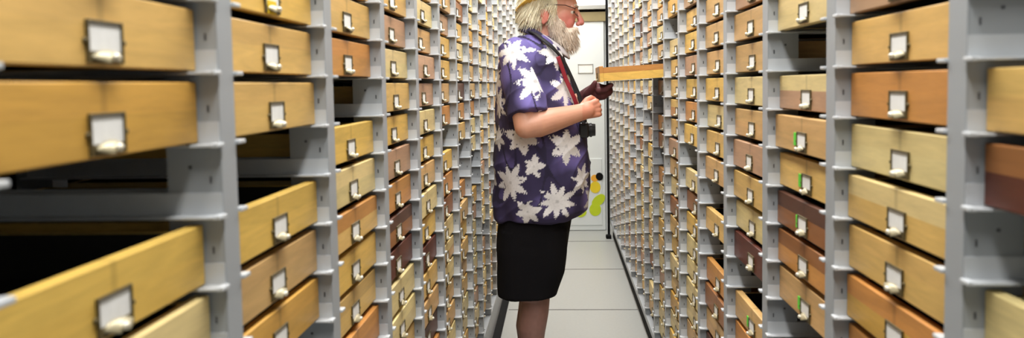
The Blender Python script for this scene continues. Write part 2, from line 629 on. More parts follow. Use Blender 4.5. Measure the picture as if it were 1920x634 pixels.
# ------------------------------------------------------------------ drawers
TONE = {
    'honey': ('honey', (219, 179, 106)), 'gold': ('golden', (222, 182, 92)), 'pale': ('pale cream', (224, 202, 142)),
    'tan': ('tan', (208, 168, 110)), 'orange': ('orange-brown', (200, 140, 74)), 'pink': ('pinkish brown', (187, 148, 115)),
    'brown': ('brown', (150, 98, 56)), 'dark': ('dark brown', (92, 58, 44)), 'maroon': ('dark mahogany', (96, 50, 38)),
    'amber': ('amber', (207, 160, 76)),
}
E_ = None
PLAN = {
    (-1, 0): {1: 'honey', 0: 'honey', -1: 'amber', -2: E_, -3: 'gold', -4: 'pale'},
    (-1, 1): {1: 'gold', 0: 'honey', -1: 'honey', -2: E_, -3: 'gold', -4: 'tan', -5: ('amber', 'amber'), -6: E_},
    (-1, 2): {2: 'tan', 1: 'honey', 0: 'orange', -1: E_, -2: 'gold', -3: 'pale', -4: ('orange', 'honey'), -5: 'gold', -6: 'honey', -7: 'orange'},
    (-1, 3): {2: 'honey', 1: 'pink', 0: 'pale', -1: 'honey', -2: 'gold', -3: 'pink', -4: 'orange', -5: ('dark', 'brown'), -6: 'maroon', -7: 'pale', -8: 'pale', -9: 'honey'},
    (-1, 4): {3: 'tan', 2: 'pale', 1: 'tan', 0: 'pink', -1: 'pink', -2: 'pale', -3: 'gold', -4: 'tan', -5: 'pale', -6: 'gold', -7: 'maroon', -8: 'honey', -9: 'tan', -10: 'dark', -11: 'orange'},
    (-1, 5): {2: 'pink', 1: 'gold', 0: 'gold', -1: 'tan', -2: 'orange', -3: E_, -4: 'gold', -5: 'orange', -6: 'brown', -7: 'pale'},
    (1, 0): {1: E_, 0: E_, -1: 'honey', -2: ('brown', 'maroon'), -3: E_, -4: 'pale', -5: 'tan'},
    (1, 1): {1: 'pink', 0: 'honey', -1: 'orange', -2: 'pale', -3: ('pale', 'honey'), -4: 'honey', -5: ('orange', 'amber'), -6: 'orange'},
    (1, 2): {2: 'pale', 1: 'pale', 0: E_, -1: ('pale', 'pink'), -2: 'tan', -3: 'honey', -4: ('dark', 'brown'), -5: ('brown', 'orange'), -6: 'tan', -7: E_, -8: 'maroon'},
    (1, 3): {2: 'pink', 1: 'tan', 0: 'tan', -1: 'pale', -2: 'tan', -3: 'pink', -4: 'honey', -5: 'pale', -6: 'maroon', -7: E_, -8: 'tan', -9: 'orange'},
    (1, 4): {3: 'brown', 2: 'tan', 1: 'tan', 0: 'tan', -1: 'gold', -2: 'pale', -3: 'honey', -4: 'tan', -5: E_, -6: 'honey', -7: E_, -8: 'orange', -9: 'brown', -10: 'tan', -11: 'dark'},
    (1, 5): {0: 'pink', -1: 'gold', -2: 'orange', -3: 'gold', 2: 'honey', 1: 'gold', -6: 'brown'},
    (1, 7): {-1: 'brown', -2: E_, 0: 'honey'},  # brown carries the shade below the pulled drawer in its colour
}
GREEN = {(1, 2, -2), (1, 2, -3), (1, 2, -4), (1, 2, -6), (1, 3, -8)}
YELLOW = {(-1, 1, 1)}
PULLED = (1, 7, 0)
rng = random.Random(11)
BW = PIT - POST - 0.006           # drawer front width
DH = 0.0655


def drawer_meshes(side):
    """front at local x = 0 facing the aisle; y centred on the front; z = 0 at its foot"""
    s = side
    X = lambda a, b: (min(s * a, s * b), max(s * a, s * b))
    f = bmesh.new()
    bm_box(f, *X(0, 0.016), -BW / 2, BW / 2, 0, DH, bevel=0.0014)
    t = bmesh.new()
    bm_box(t, *X(0.016, 0.44), -BW / 2 + 0.004, -BW / 2 + 0.014, 0.003, DH - 0.006)
    bm_box(t, *X(0.016, 0.44), BW / 2 - 0.014, BW / 2 - 0.004, 0.003, DH - 0.006)
    bm_box(t, *X(0.44, 0.45), -BW / 2 + 0.004, BW / 2 - 0.004, 0.003, DH - 0.006)
    l = bmesh.new()  # tray floor plus added inner skins, dark in place of interior shade
    bm_box(l, *X(0.016, 0.44), -BW / 2 + 0.014, BW / 2 - 0.014, 0.004, 0.009)
    for ya, yb in ((-BW / 2 + 0.014, -BW / 2 + 0.0155), (BW / 2 - 0.0155, BW / 2 - 0.014)):
        bm_box(l, *X(0.016, 0.44), ya, yb, 0.009, DH - 0.007)
    bm_box(l, *X(0.4385, 0.44), -BW / 2 + 0.0155, BW / 2 - 0.0155, 0.009, DH - 0.007)
    h = bmesh.new()
    a, b_ = 0.0275, 0.0022
    bm_box(h, *X(-0.0030, 0), -a, a, 0.0365, 0.0390, bevel=0.0006)
    bm_box(h, *X(-0.0030, 0), -a, -a + b_ + .0006, 0.0026, 0.0365, bevel=0.0006)
    bm_box(h, *X(-0.0030, 0), a - b_ - .0006, a, 0.0026, 0.0365, bevel=0.0006)
    bm_box(h, *X(-0.0022, 0), -a + b_, a - b_, 0.0026, 0.0125, bevel=0.0006)
    for yy in (-a - .002, a + .002):
        bm_ball(h, (-s * 0.001, yy, 0.021), 0.0026, seg=8)
    # finger pull: tongue sweeping out from the foot of the holder
    pl = bmesh.new()
    prof = [(0.000, 0.0150, 0.022), (0.002, 0.0140, 0.020), (0.005, 0.0118, 0.014), (0.007, 0.0100, 0.009), (0.0085, 0.0094, 0.006)]
    top, bot = [], []
    for (o, z, hw) in prof:
        n = 9
        top.append([pl.verts.new((-s * (0.0022 + o), -hw + 2 * hw * j / (n - 1), z - 0.0045 * abs(2 * j / (n - 1) - 1) ** 2)) for j in range(n)])
        bot.append([pl.verts.new((-s * (0.0022 + o), -hw + 2 * hw * j / (n - 1), z - 0.0022 - 0.0045 * abs(2 * j / (n - 1) - 1) ** 2)) for j in range(n)])
    for G in (top, bot):
        for A, B in zip(G, G[1:]):
            for j in range(8):
                pl.faces.new((A[j], A[j + 1], B[j + 1], B[j]))
    for A, B in ((top, bot),):
        for i in range(len(prof) - 1):
            pl.faces.new((A[i][0], A[i + 1][0], B[i + 1][0], B[i][0]))
            pl.faces.new((A[i][-1], A[i + 1][-1], B[i + 1][-1], B[i][-1]))
        for j in range(8):
            pl.faces.new((A[0][j], A[0][j + 1], B[0][j + 1], B[0][j]))
            pl.faces.new((A[-1][j], A[-1][j + 1], B[-1][j + 1], B[-1][j]))
    kn = bmesh.new()
    bm_ball(kn, (-s * 0.0112, 0, 0.0086), 0.0032, 0.0050, 0.0036, seg=14)
    c = bmesh.new()
    bm_box(c, *X(-0.0014, -0.0002), -a + b_ + .0006, a - b_ - .0006, 0.0120, 0.0366)
    g = bmesh.new()
    bm_box(g, *X(-0.0016, 0.0), -0.045, -0.031, 0.008, 0.032)
    ms = dict(front=finish(f), tray=finish(t), shade_lining=finish(l), card_holder=finish(h, smooth=False), pull=finish(pl, smooth=True),
              pull_tip=finish(kn, smooth=True), card=finish(c), tab=finish(g))
    for k_, mt in (('front', 'wood'), ('tray', 'wood'), ('shade_lining', 'tray'), ('card_holder', 'brass'), ('pull', 'pull'), ('pull_tip', 'knob'), ('card', 'card'), ('tab', 'green_paper')):
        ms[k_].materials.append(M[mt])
    return ms


DM = {s: drawer_meshes(s) for s in (-1, 1)}
YT = {}


def jitter(c, a):
    k = 1 + rng.uniform(-a, a)
    return tuple(min(1, v * k * (1 + rng.uniform(-a / 3, a / 3))) for v in lin(*c))


def choose(side, k, r):
    pl = PLAN.get((side, k), {})
    if r in pl:
        return pl[r]
    return rng.choices(['honey', 'gold', 'pale', 'tan', 'orange', 'pink', 'brown', 'dark', 'amber', ('honey', 'orange'), ('pale', 'tan'), None],
                       [13, 8, 34, 20, 6, 9, 3, 2, 3, 3, 6, 8])[0]


def slot_label(tone, side, k, i, extra=''):
    nm = 'left' if side < 0 else 'right'
    return '%s drawer%s, %s visible slot down, %s bay of %s racks' % (tone, extra, ORD[i], ORD[k], nm)


cand = []
for (side, k, r, i) in SLOTS:
    tone = choose(side, k, r)
    if (side, k, r) == PULLED:
        tone = ('orange', 'gold')
    if tone is None:
        continue
    y0, y1 = bay_span(side, k)
    # nearest slots show largest; slots behind the man come last
    a = project((side * (WL if side < 0 else WR), (y0 + y1) / 2, HB + r * S))
    hidden = (side < 0 and k >= 10 and 60 < a[1] < 540)
    cand.append((hidden, k, side, r, i, tone))
cand.sort(key=lambda c: (c[0], c[1]))
ONES, REST = cand[:300], cand[300:]

for (hid, k, side, r, i, tone) in ONES:
    W = WL if side < 0 else WR
    y0, y1 = bay_span(side, k)
    up_, lo_ = tone if isinstance(tone, tuple) else (tone, tone)
    D = DM[side]
    pulled = (side, k, r) == PULLED
    rec = 0.021 + rng.uniform(-0.003, 0.004)
    loc = Vector((side * (W + rec), (y0 + y1) / 2 - 0.000 + rng.uniform(-.0006, .0006), HB + r * S + 0.0015))
    d = empty('specimen_drawer', loc)
    word = TONE[up_][0]
    if up_ != lo_:
        word = '%s over %s' % (TONE[up_][0].split()[-1], TONE[lo_][0].split()[-1])
    ex = ''
    if (side, k, r) in GREEN: ex = ' with green tab'
    if (side, k, r) in YELLOW: ex = ' with yellow tag'
    lab = slot_label(word, side, k, i, ex)
    if pulled:
        lab = 'long honey wooden drawer pulled far out over the aisle towards the man'
    tag(d, lab, 'drawer', 'drawers in the %s racks' % ('left' if side < 0 else 'right'))
    cu, cl = jitter(TONE[up_][1], 0.07), jitter(TONE[lo_][1], 0.07)
    if up_ == lo_ and rng.random() < 0.75:
        kk = rng.uniform(0.9, 1.1)
        cu = tuple(v * kk for v in cu)
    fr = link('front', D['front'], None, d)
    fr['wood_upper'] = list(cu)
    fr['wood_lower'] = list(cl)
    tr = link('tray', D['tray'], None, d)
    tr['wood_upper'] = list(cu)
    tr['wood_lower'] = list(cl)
    link('shade_lining', D['shade_lining'], None, tr)
    ho = link('card_holder', D['card_holder'], None, d)
    link('card', D['card'], None, ho)
    pu = link('pull', D['pull'], None, d)
    kn = link('pull_tip', D['pull_tip'], None, pu)
    # pulls are bent a little differently from drawer to drawer
    dy = rng.uniform(-0.006, 0.006)
    for o in (ho, pu):
        o.location = (0, dy, rng.uniform(-0.0006, 0.0015) if o is ho else 0)
    pu.rotation_euler = (rng.uniform(-.06, .06), 0, rng.uniform(-.18, .18))
    if (side, k, r) in GREEN:
        tb = link('green_tab', D['tab'], None, d)
        tb.location = (0, 0.076, 0.004)
    if (side, k, r) in YELLOW:
        bm = bmesh.new()
        bm_box(bm, -0.0, 0.003, -0.020, 0.012, 0.002, 0.020, bevel=0.0006)
        tb = link('yellow_tag', finish(bm), M['yellow_paper'], d)
        tb.location = (0, dy, 0)
    if pulled:
        d.location.x = 0.168
        d.location.z += -0.017
        d.rotation_euler = (0, -R(2.7), 0)
        PULL = d
    elif rng.random() < 0.18 and k > 1:
        d.location.x -= side * rng.uniform(0.002, 0.007)

# the drawers of the farthest bays, beyond the first 300
bm = bmesh.new()
cols = []
for (hid, k, side, r, i, tone) in REST:
    W = WL if side < 0 else WR
    y0, y1 = bay_span(side, k)
    up_, lo_ = tone if isinstance(tone, tuple) else (tone, tone)
    rec = 0.021 + rng.uniform(-0.003, 0.004)
    z = HB + r * S + 0.0015
    yc = (y0 + y1) / 2
    n0 = len(bm.verts)
    X = lambda a, b: (min(side * (W + rec + a), side * (W + rec + b)), max(side * (W + rec + a), side * (W + rec + b)))
    bm_box(bm, *X(0, 0.45), yc - BW / 2, yc + BW / 2, z, z + DH)
    cols += [jitter(TONE[lo_][1], 0.07)] * (len(bm.verts) - n0)
    n0 = len(bm.verts)
    bm_box(bm, *X(-0.002, 0.0), yc - 0.024, yc + 0.024, z + 0.012, z + 0.037)
    cols += [lin(226, 226, 222)] * (len(bm.verts) - n0)
    n0 = len(bm.verts)
    bm_box(bm, *X(-0.018, 0.0), yc - 0.008, yc + 0.008, z + 0.004, z + 0.010)
    cols += [lin(190, 180, 150)] * (len(bm.verts) - n0)
me = finish(bm)
ca = me.color_attributes.new('colour', 'FLOAT_COLOR', 'POINT')
ca.data.foreach_set('color', [x for c in cols for x in (*c, 1.0)])
tag(link('distant_drawers', me, M['wood_stuff']), 'wooden specimen drawers filling the farthest bays at the end of the aisle', 'drawer', kind='stuff')
print('drawers', len(ONES), len(REST))

# ------------------------------------------------------------------ the man
YM = 3.42          # middle of his body
man = empty('person', (at(1010, 400, YM).x, YM, 0))
tag(man, 'bearded man in a purple flowered shirt and black shorts reaching up to a drawer', 'person')
MP = Matrix.Translation(-man.location)


def adopt(o, parent=man):
    o.parent = parent
    o.matrix_parent_inverse = MP if parent is man else Matrix.Identity(4)
    return o


SKIN = material('skin', lin(214, 150, 122), 0.5, bump=0.12, bump_scale=140)
P = at
YN, YF = YM - 0.215, YM + 0.215      # near and far shoulder

b = bmesh.new()
# trunk (inside the clothes)
def ring(y, xl, xr, hw, yc=YM, inset=0.0):
    a, c = P(xl, y, yc), P(xr, y, yc)
    return ((a.z + c.z) / 2, a.x + inset, c.x - inset, yc, hw - inset)
bm_loft(b, [ring(550, 960, 1035, .15), ring(470, 945, 1050, .17), ring(400, 945, 1070, .17), ring(330, 945, 1085, .18), ring(250, 948, 1075, .18),
            ring(180, 950, 1060, .18), ring(120, 955, 1052, .18), ring(95, 965, 1040, .16), ring(78, 985, 1035, .09)], seg=28)
# neck
bm_limb(b, [(P(1003, 100, YM), .062), (P(1022, 55, YM), .058), (P(1030, 25, YM), .06)])
# head
bm_ball(b, P(1031, 6, YM), .104, .076, .102)
bm_ball(b, P(1052, 30, YM), .062, .062, .080)
bm_ball(b, P(1062, 10, YM), .046, .058, .045)
bm_ball(b, P(1052, 62, YM), .052, .050, .042)
for sgn in (-1, 1):
    bm_ball(b, P(1064, 43, YM) + Vector((0, sgn * .032, 0)), .026, .020, .028)
    bm_ball(b, P(1069.5, 21.5, YM) + Vector((0, sgn * .033, 0)), .0138)
    bm_ball(b, P(1069.5, 27.5, YM) + Vector((0, sgn * .033, 0)), .0130)
    bm_limb(b, [(P(1079, 16, YM) + Vector((0, sgn * .012, 0)), .010), (P(1073, 15, YM) + Vector((0, sgn * .045, 0)), .010)], seg=10)
    # ear
    e = P(1021, 32, YM) + Vector((0, sgn * .083, 0))
    rot = Matrix.Rotation(sgn * R(18), 3, 'Z') @ Matrix.Rotation(R(-12), 3, 'Y')
    bm_ball(b, e, .019, .008, .032, rot=rot)
    bm_ball(b, e + Vector((-.004, 0, -.026)), .010, .007, .012, rot=rot)
    bm_ball(b, e + Vector((.008, -sgn * .006, 0)), .014, .010, .02, rot=rot)
# nose: bridge, tip, wings
bm_limb(b, [(P(1081, 20, YM), .010), (P(1087, 34, YM), .012), (P(1089.5, 42, YM), .0145)], seg=12)
for sgn in (-1, 1):
    bm_ball(b, P(1084, 45, YM) + Vector((0, sgn * .013, 0)), .011, .008, .009)
# lips
for dy_, dz in ((56, 0), (62, 0)):
    bm_ball(b, P(1075, dy_, YM), .010, .024, .0065)
# near arm
SH = P(970, 112, YM - .17)
EL = P(986, 238, YM - .27)
WRI = P(1092, 210, YM - .20)
bm_limb(b, [(P(985, 105, YM - .08), .08), (SH, .066), ((SH + EL) / 2, .055), (EL, .046)], seg=20)
d1 = WRI - EL
bm_limb(b, [(EL, .046), (EL + d1 * .22 + Vector((0, 0, -.001)), .054), (EL + d1 * .45, .050), (EL + d1 * .75, .040), (WRI, .034)], seg=20)
# near hand: loose fist, thumb side up, back of the hand to the camera
ax = (d1.normalized() + Vector((0.1, 0, 0.02))).normalized()
upv = Vector((0, 0, 1))
upv = (upv - ax * upv.dot(ax)).normalized()
inn = upv.cross(ax) * -1
if inn.y < 0: inn = -inn
def HP(a, u, n): return WRI + ax * a + upv * u + inn * n
bm_limb(b, [(HP(0, 0, 0), .032), (HP(.02, 0, .0), .033)], seg=16)
for u in (.027, .010, -.008, -.025):
    bm_limb(b, [(HP(.010, u * .6, .0), .018), (HP(.070 - abs(u - .004) * .25, u, -.002), .0125)], seg=12)
for q, (u, r0_, L_) in enumerate(((.029, .0100, .040), (.010, .0104, .044), (-.009, .0100, .041), (-.027, .0088, .033))):
    k0 = HP(.072 - abs(u - .004) * .25, u, -.002)
    k1 = k0 + ax * .014 + inn * L_ * .75 - upv * .004
    k2 = k1 - ax * .024 + inn * .010
    k3 = k2 - ax * .012 - inn * .013
    bm_limb(b, [(k0, r0_ + .0003), (k1, r0_ - .0006), (k2, r0_ * .86), (k3, r0_ * .8)], seg=12)
bm_limb(b, [(HP(.012, .022, .012), .016), (HP(.036, .040, .024), .0125), (HP(.060, .044, .036), .0108), (HP(.076, .034, .046), .0092)], seg=12)
# far arm and hand
SF = P(985, 108, YM + .19)
EF = P(1010, 225, YM + .24)
WF = P(1096, 183, YM + .03)
bm_limb(b, [(P(985, 105, YM + .08), .08), (SF, .062), ((SF + EF) / 2, .053), (EF, .045)], seg=16)
dF = WF - EF
bm_limb(b, [(EF, .045), (EF + dF * .3, .048), (EF + dF * .75, .036), (WF, .030)], seg=16)
HF = P(1118, 171, YM - .01)        # palm of the far hand
bm_limb(b, [(WF, .029), (HF, .026)], seg=14)
# legs
for sgn in (-1, 1):
    yc = YM + sgn * .085
    dx = 2 if sgn < 0 else -3
    hip = P(1000, 430, yc)
    kn_ = P(1003 + dx, 553, yc)
    kz = kn_.z
    an = Vector((P(992 + dx, 600, yc).x - .012, yc, .085))
    bm_limb(b, [(hip, .088), ((hip + kn_) / 2, .076), (kn_ + Vector((0, 0, .05)), .062), (kn_, .060)], seg=20)
    bm_limb(b, [(kn_, .060), (Vector((kn_.x - .008, yc, kz - .07)), .061), (Vector((kn_.x - .020, yc, kz - .14)), .060), (Vector((kn_.x - .022, yc, kz - .24)), .046), (an, .037)], seg=20)
    bm_limb(b, [(an, .038), (an + Vector((.07, 0, -.045)), .032), (an + Vector((.14, 0, -.058)), .022)], seg=14)
me = remesh(b, 0.0036, smooth=4, fac=0.5)
cheek = P(1066, 42, YM)
mouth = P(1078, 59.5, YM)
face_x = P(1048, 0, YM).x


def skin_col(co, n):
    base = Vector(lin(214, 158, 132))
    if co.z > P(0, 100, YM).z and co.x > P(1000, 0, YM).x:
        base = Vector(lin(220, 160, 138))
        # ruddy cheeks, nose and ears of the man's own complexion
        dc = (Vector((co.x, 0, co.z)) - Vector((cheek.x, 0, cheek.z))).length
        k = max(0, 1 - dc / 0.055)
        base = base.lerp(Vector(lin(208, 108, 104)), min(.85, k * 1.2) * (.85 + .3 * noise.noise(co * 50)))
        nt_ = (co - P(1089, 42, YM)).length
        base = base.lerp(Vector(lin(208, 98, 108)), max(0, 1 - nt_ / .03))
        er = (Vector((co.x, 0, co.z)) - Vector((P(1020, 32, YM).x, 0, P(1020, 34, YM).z))).length
        if er < .035 and abs(co.y - YM) > .06:
            base = base.lerp(Vector(lin(208, 112, 100)), .7)
        if (co - mouth).length < .026 and abs(co.z - mouth.z) < .009:
            base = Vector(lin(120, 62, 56))
    elif co.z < P(0, 500, YM).z:
        base = Vector(lin(146, 108, 98))
        base *= 1 + .10 * noise.noise(co * 60)
    else:
        base *= 1 + .06 * noise.noise(co * 40)
        if co.x > WRI.x and co.z < 1.3:
            base = base.lerp(Vector(lin(206, 120, 96)), .45)
    return base


set_vcol(me, skin_col)
SKINV = vcol_material('skin', 0.48, 0.10, 160)
SKINV.node_tree.nodes['Principled BSDF'].inputs['Subsurface Weight'].default_value = 0.08
SKINV.node_tree.nodes['Principled BSDF'].inputs['Subsurface Radius'].default_value = (0.012, 0.005, 0.003)
body = adopt(link('body', me, SKINV))

# eyes
bm = bmesh.new()
for sgn in (-1, 1):
    bm_ball(bm, P(1070.6, 24.5, YM) + Vector((0, sgn * .0335, 0)), .0128)
ey = adopt(link('eyes', finish(bm, smooth=True), material('eye_white', lin(225, 215, 205), 0.2)))
bm = bmesh.new()
for sgn in (-1, 1):
    bm_ball(bm, P(1070.6, 24.5, YM) + Vector((.0085, sgn * .0365, 0)), .0062)
adopt(link('iris', finish(bm, smooth=True), material('iris', lin(60, 48, 40), 0.15)))


def strands(bm, seeds, length, rad, direction, rg, curl=0.3):
    for (p, n) in seeds:
        dr_ = direction(p, n).normalized()
        L_ = length * rg.uniform(.6, 1.2)
        side_ = n.cross(dr_)
        if side_.length < 1e-4: side_ = Vector((0, 1, 0))
        side_.normalize()
        pts = []
        cur = p.copy()
        dd = dr_.copy()
        ph = rg.uniform(0, 6.28)
        for q in range(5):
            pts.append(cur.copy())
            dd = (dd + side_ * curl * math.sin(ph + q * 1.4) * .5 + Vector((0, 0, -0.06))).normalized()
            cur = cur + dd * L_ / 4
        rings = []
        for q, pp in enumerate(pts):
            rr = rad * (1 - q / 4.3)
            nn = n * rr
            ss = side_ * rr
            rings.append([bm.verts.new(pp + ss), bm.verts.new(pp - ss * .5 + nn), bm.verts.new(pp - ss * .5 - nn)])
        for A, B in zip(rings, rings[1:]):
            for j in range(3):
                bm.faces.new((A[j], A[(j + 1) % 3], B[(j + 1) % 3], B[j]))


def hairpiece(name, lump, voxel, n, length, rad, direction, mat, seed, keep=None, bump=.006, nscale=55):
    me = remesh(lump, voxel, 3)
    displace(me, lambda c, n: c + n * bump * noise.noise(c * nscale))
    rg = random.Random(seed)
    polys = [p_ for p_ in me.polygons if keep is None or keep(p_.center)]
    seeds = []
    for _ in range(n):
        p_ = rg.choice(polys)
        seeds.append((Vector(p_.center), Vector(p_.normal)))
    bm = bmesh.new()
    bm.from_mesh(me)
    strands(bm, seeds, length, rad, direction, rg)
    o = adopt(link(name, finish(bm, smooth=True), mat))
    return o


HAIR = material('white_hair', lin(242, 234, 206), 0.6, noise_amt=0.12, scale=90)
BEARD = material('white_beard', lin(238, 222, 204), 0.65, noise_amt=0.12, scale=90)
# hair: cap round the back of the skull, thick over the neck, in front of the ear
lump = bmesh.new()
bm_ball(lump, P(1017, 2, YM), .094, .087, .100)
bm_ball(lump, P(1003, 28, YM), .058, .080, .062)
bm_ball(lump, P(1000, 44, YM), .045, .066, .036)
for sgn in (-1, 1):
    bm_ball(lump, P(1000, 30, YM) + Vector((0, sgn * .05, 0)), .046, .040, .062)
    bm_ball(lump, P(1033, 10, YM) + Vector((0, sgn * .062, 0)), .030, .024, .040)
    bm_ball(lump, P(1014, 8, YM) + Vector((0, sgn * .066, 0)), .045, .026, .040)
    bm_ball(lump, P(1036, 26, YM) + Vector((0, sgn * .064, 0)), .014, .014, .035)
hc = P(1010, 15, YM)
hairpiece('hair', lump, .005, 2600, .045, .0016, lambda p, n: Vector((-.45, n.y * .3, -.9)) + n * .35, HAIR, 3,
          keep=lambda c: c.x < P(1050, 0, YM).x)
# beard
lump = bmesh.new()
bm_ball(lump, P(1055, 68, YM), .060, .060, .052)
bm_ball(lump, P(1064, 80, YM), .040, .046, .036)
bm_ball(lump, P(1074, 69, YM), .020, .034, .022)
for sgn in (-1, 1):
    bm_ball(lump, P(1043, 52, YM) + Vector((0, sgn * .046, 0)), .036, .022, .050, rot=Matrix.Rotation(R(-12), 3, 'Y'))
    bm_ball(lump, P(1036, 38, YM) + Vector((0, sgn * .058, 0)), .016, .016, .036)
    bm_limb(lump, [(P(1082, 54.5, YM) + Vector((0, sgn * .008, 0)), .0065), (P(1076, 55, YM) + Vector((0, sgn * .028, 0)), .011), (P(1068, 64, YM) + Vector((0, sgn * .042, 0)), .012)], seg=10)
hairpiece('beard', lump, .0045, 2600, .030, .0013, lambda p, n: Vector((.25, n.y * .2, -.9)) + n * .4, BEARD, 5,
          keep=lambda c: not ((c - mouth).length < .024))
bm = bmesh.new()
for sgn in (-1, 1):
    bm_limb(bm, [(P(1082, 13, YM) + Vector((0, sgn * .014, 0)), .005), (P(1079, 11, YM) + Vector((0, sgn * .032, 0)), .006), (P(1072, 14, YM) + Vector((0, sgn * .050, 0)), .004)], seg=8)
adopt(link('eyebrows', finish(bm, smooth=True), BEARD))

# spectacles
bm = bmesh.new()
for sgn in (-1, 1):
    c0 = P(1084, 23, YM) + Vector((0, sgn * .034, 0))
    pts = []
    for j in range(20):
        a = 2 * PI * j / 20
        pts.append(c0 + Vector((-.006 * abs(math.cos(a)) - .010 * (sgn * math.cos(a) > 0) * abs(math.cos(a)), .026 * math.cos(a), .019 * math.sin(a))))
    bm_tube(bm, pts, .0016, 6, closed=True)
    bm_tube(bm, [c0 + Vector((-.014, sgn * .026, .010)), P(1060, 13, YM) + Vector((0, sgn * .074, 0)), P(1026, 12, YM) + Vector((0, sgn * .088, 0)), P(1017, 20, YM) + Vector((0, sgn * .088, 0))], .0018, 6)
bm_tube(bm, [P(1084, 21, YM) + Vector((0, -.008, 0)), P(1086, 19, YM), P(1084, 21, YM) + Vector((0, .008, 0))], .0016, 6)
gl = adopt(link('glasses', finish(bm, smooth=True), material('dark_frames', lin(70, 44, 40), 0.3)))

# straw hat: brim rolled up at the sides, crown above
bm = bmesh.new()
hcen = P(1037, -1, YM)
tilt = Matrix.Rotation(R(9), 3, 'Y')
def hat_pt(rad, a, z):
    x, y = rad * 1.05 * math.cos(a), rad * .92 * math.sin(a)
    return tilt.inverted() @ Vector((x, y, z)) + hcen
prof = [(.158, 0), (.150, .002), (.125, -.002), (.103, .003), (.098, .03), (.092, .075), (.080, .100), (.05, .108), (.0, .106)]
rows_ = []
for (rad, z) in prof:
    row = []
    for j in range(48):
        a = 2 * PI * j / 48
        lift = max(0, rad - .10) / .058
        zz = z + lift * (.030 * math.sin(a) ** 2 - .030 * max(0, -math.cos(a)) ** 2 * .6)
        row.append(bm.verts.new(hat_pt(max(rad, .001), a, zz)))
    rows_.append(row)
for A, B in zip(rows_, rows_[1:]):
    for j in range(48):
        bm.faces.new((A[j], A[(j + 1) % 48], B[(j + 1) % 48], B[j]))
hat = adopt(link('hat', finish(bm, smooth=True), material('yellow_straw', lin(236, 196, 84), 0.7, noise_amt=0.12, scale=120, bump=.4, bump_scale=250)))
so = hat.modifiers.new('thick', 'SOLIDIFY')
so.thickness = .004
bm = bmesh.new()
bm_tube(bm, [hat_pt(.1, 2 * PI * j / 40, .016) for j in range(40)], .009, 8, flat=((0, 0, 1), 1.3), closed=True)
hb = adopt(link('hat_band', finish(bm, smooth=True), material('hat_ribbon', lin(90, 60, 40), .7)))

# ---- shirt
b = bmesh.new()
bm_loft(b, [ring(404, 929, 1076, .205), ring(401, 928, 1092, .215), ring(388, 928, 1103, .225), ring(350, 929, 1106, .23), ring(290, 929, 1104, .232), ring(240, 931, 1097, .225),
            ring(195, 932, 1082, .22), ring(150, 934, 1068, .215), ring(118, 938, 1060, .205), ring(95, 947, 1050, .185),
            ring(80, 962, 1040, .15), ring(70, 975, 1030, .12)], seg=48)
for sg, S0, E0 in ((-1, P(970, 106, YM - .155), P(990, 216, YM - .245)), (1, P(985, 106, YM + .155), P(1005, 205, YM + .23))):
    d0 = E0 - S0
    bm_limb(b, [(S0 - Vector((0, sg * .05, 0)), .070), (S0, .076)], seg=24)
    # sleeve widening to its hem
    seq = [(S0, .076), (S0 + d0 * .35, .078), (S0 + d0 * .7, .080), (E0, .084)]
    bm_limb(b, seq[:-1], seg=24)
    q = (E0 - seq[2][0]).to_track_quat('Z', 'Y').to_matrix().to_4x4()
    Lh = (E0 - seq[2][0])
    mt = Matrix.Translation(seq[2][0] + Lh / 2) @ q
    bmesh.ops.create_cone(b, cap_ends=True, segments=28, radius1=.080, radius2=.084, depth=Lh.length, matrix=mt)
sh = remesh(b, 0.0042, smooth=3)
rg = random.Random(4)
# cloth folds
hem = P(0, 404, YM).z
def fold(c, n):
    tdn = min(1, max(0, (1.45 - c.z) / .5))
    f1 = noise.noise(Vector((c.x * 14 + c.z * 5, c.y * 14, c.z * 3.2)))
    f2 = noise.noise(Vector((c.x * 9 + 4, c.y * 8, c.z * 11 + c.x * 9)))
    f3 = 1 - abs(noise.noise(Vector((c.x * 7 - c.z * 6, c.y * 6 + 3, c.z * 7)))) * 2
    return c + n * (.010 * f1 * tdn + .006 * f2 + .007 * max(0, f3) ** 3)


displace(sh, fold)
FL = []      # flowers: centre, normal, radius, petals, phase


def flower(x, y, Y, r_px, pet, ph, nrm=(0, -1, 0), deep=.07):
    FL.append((P(x, y, Y), Vector(nrm).normalized(), r_px / (FPX / Y), pet, ph, deep))


flower(1003, 152, YM - .31, 38, 8, .3)
flower(967, 103, YM - .20, 32, 7, .9, (-.4, -1, .3), .09)
flower(957, 343, YM - .2, 36, 8, .1, (-.3, -1, 0), .12)
flower(1044, 377, YM - .2, 35, 9, .6, (.1, -1, 0), .12)
flower(1061, 274, YM - .2, 34, 6, 1.1, (.2, -1, 0), .12)
flower(1093, 336, YM - .16, 28, 7, .2, (.6, -1, 0), .12)
flower(1001, 312, YM - .22, 22, 5, .5, (0, -1, 0), .12)
flower(990, 396, YM - .2, 25, 6, 1.3, (0, -1, 0), .12)
flower(978, 258, YM - .2, 33, 6, .8, (-.1, -1, 0), .10)
flower(1062, 168, YM - .16, 34, 7, .4, (.5, -1, .1), .14)
flower(1036, 105, YM - .14, 30, 7, 1.0, (.4, -1, .4), .14)
flower(937, 195, YM - .12, 30, 7, .2, (-.8, -1, 0), .10)
flower(934, 258, YM - .12, 24, 6, .9, (-.9, -1, 0), .10)
flower(1015, 225, YM - .25, 20, 6, .9, (0, -1, 0), .04)
flower(1045, 222, YM - .2, 18, 6, .1, (0, -1, 0), .1)
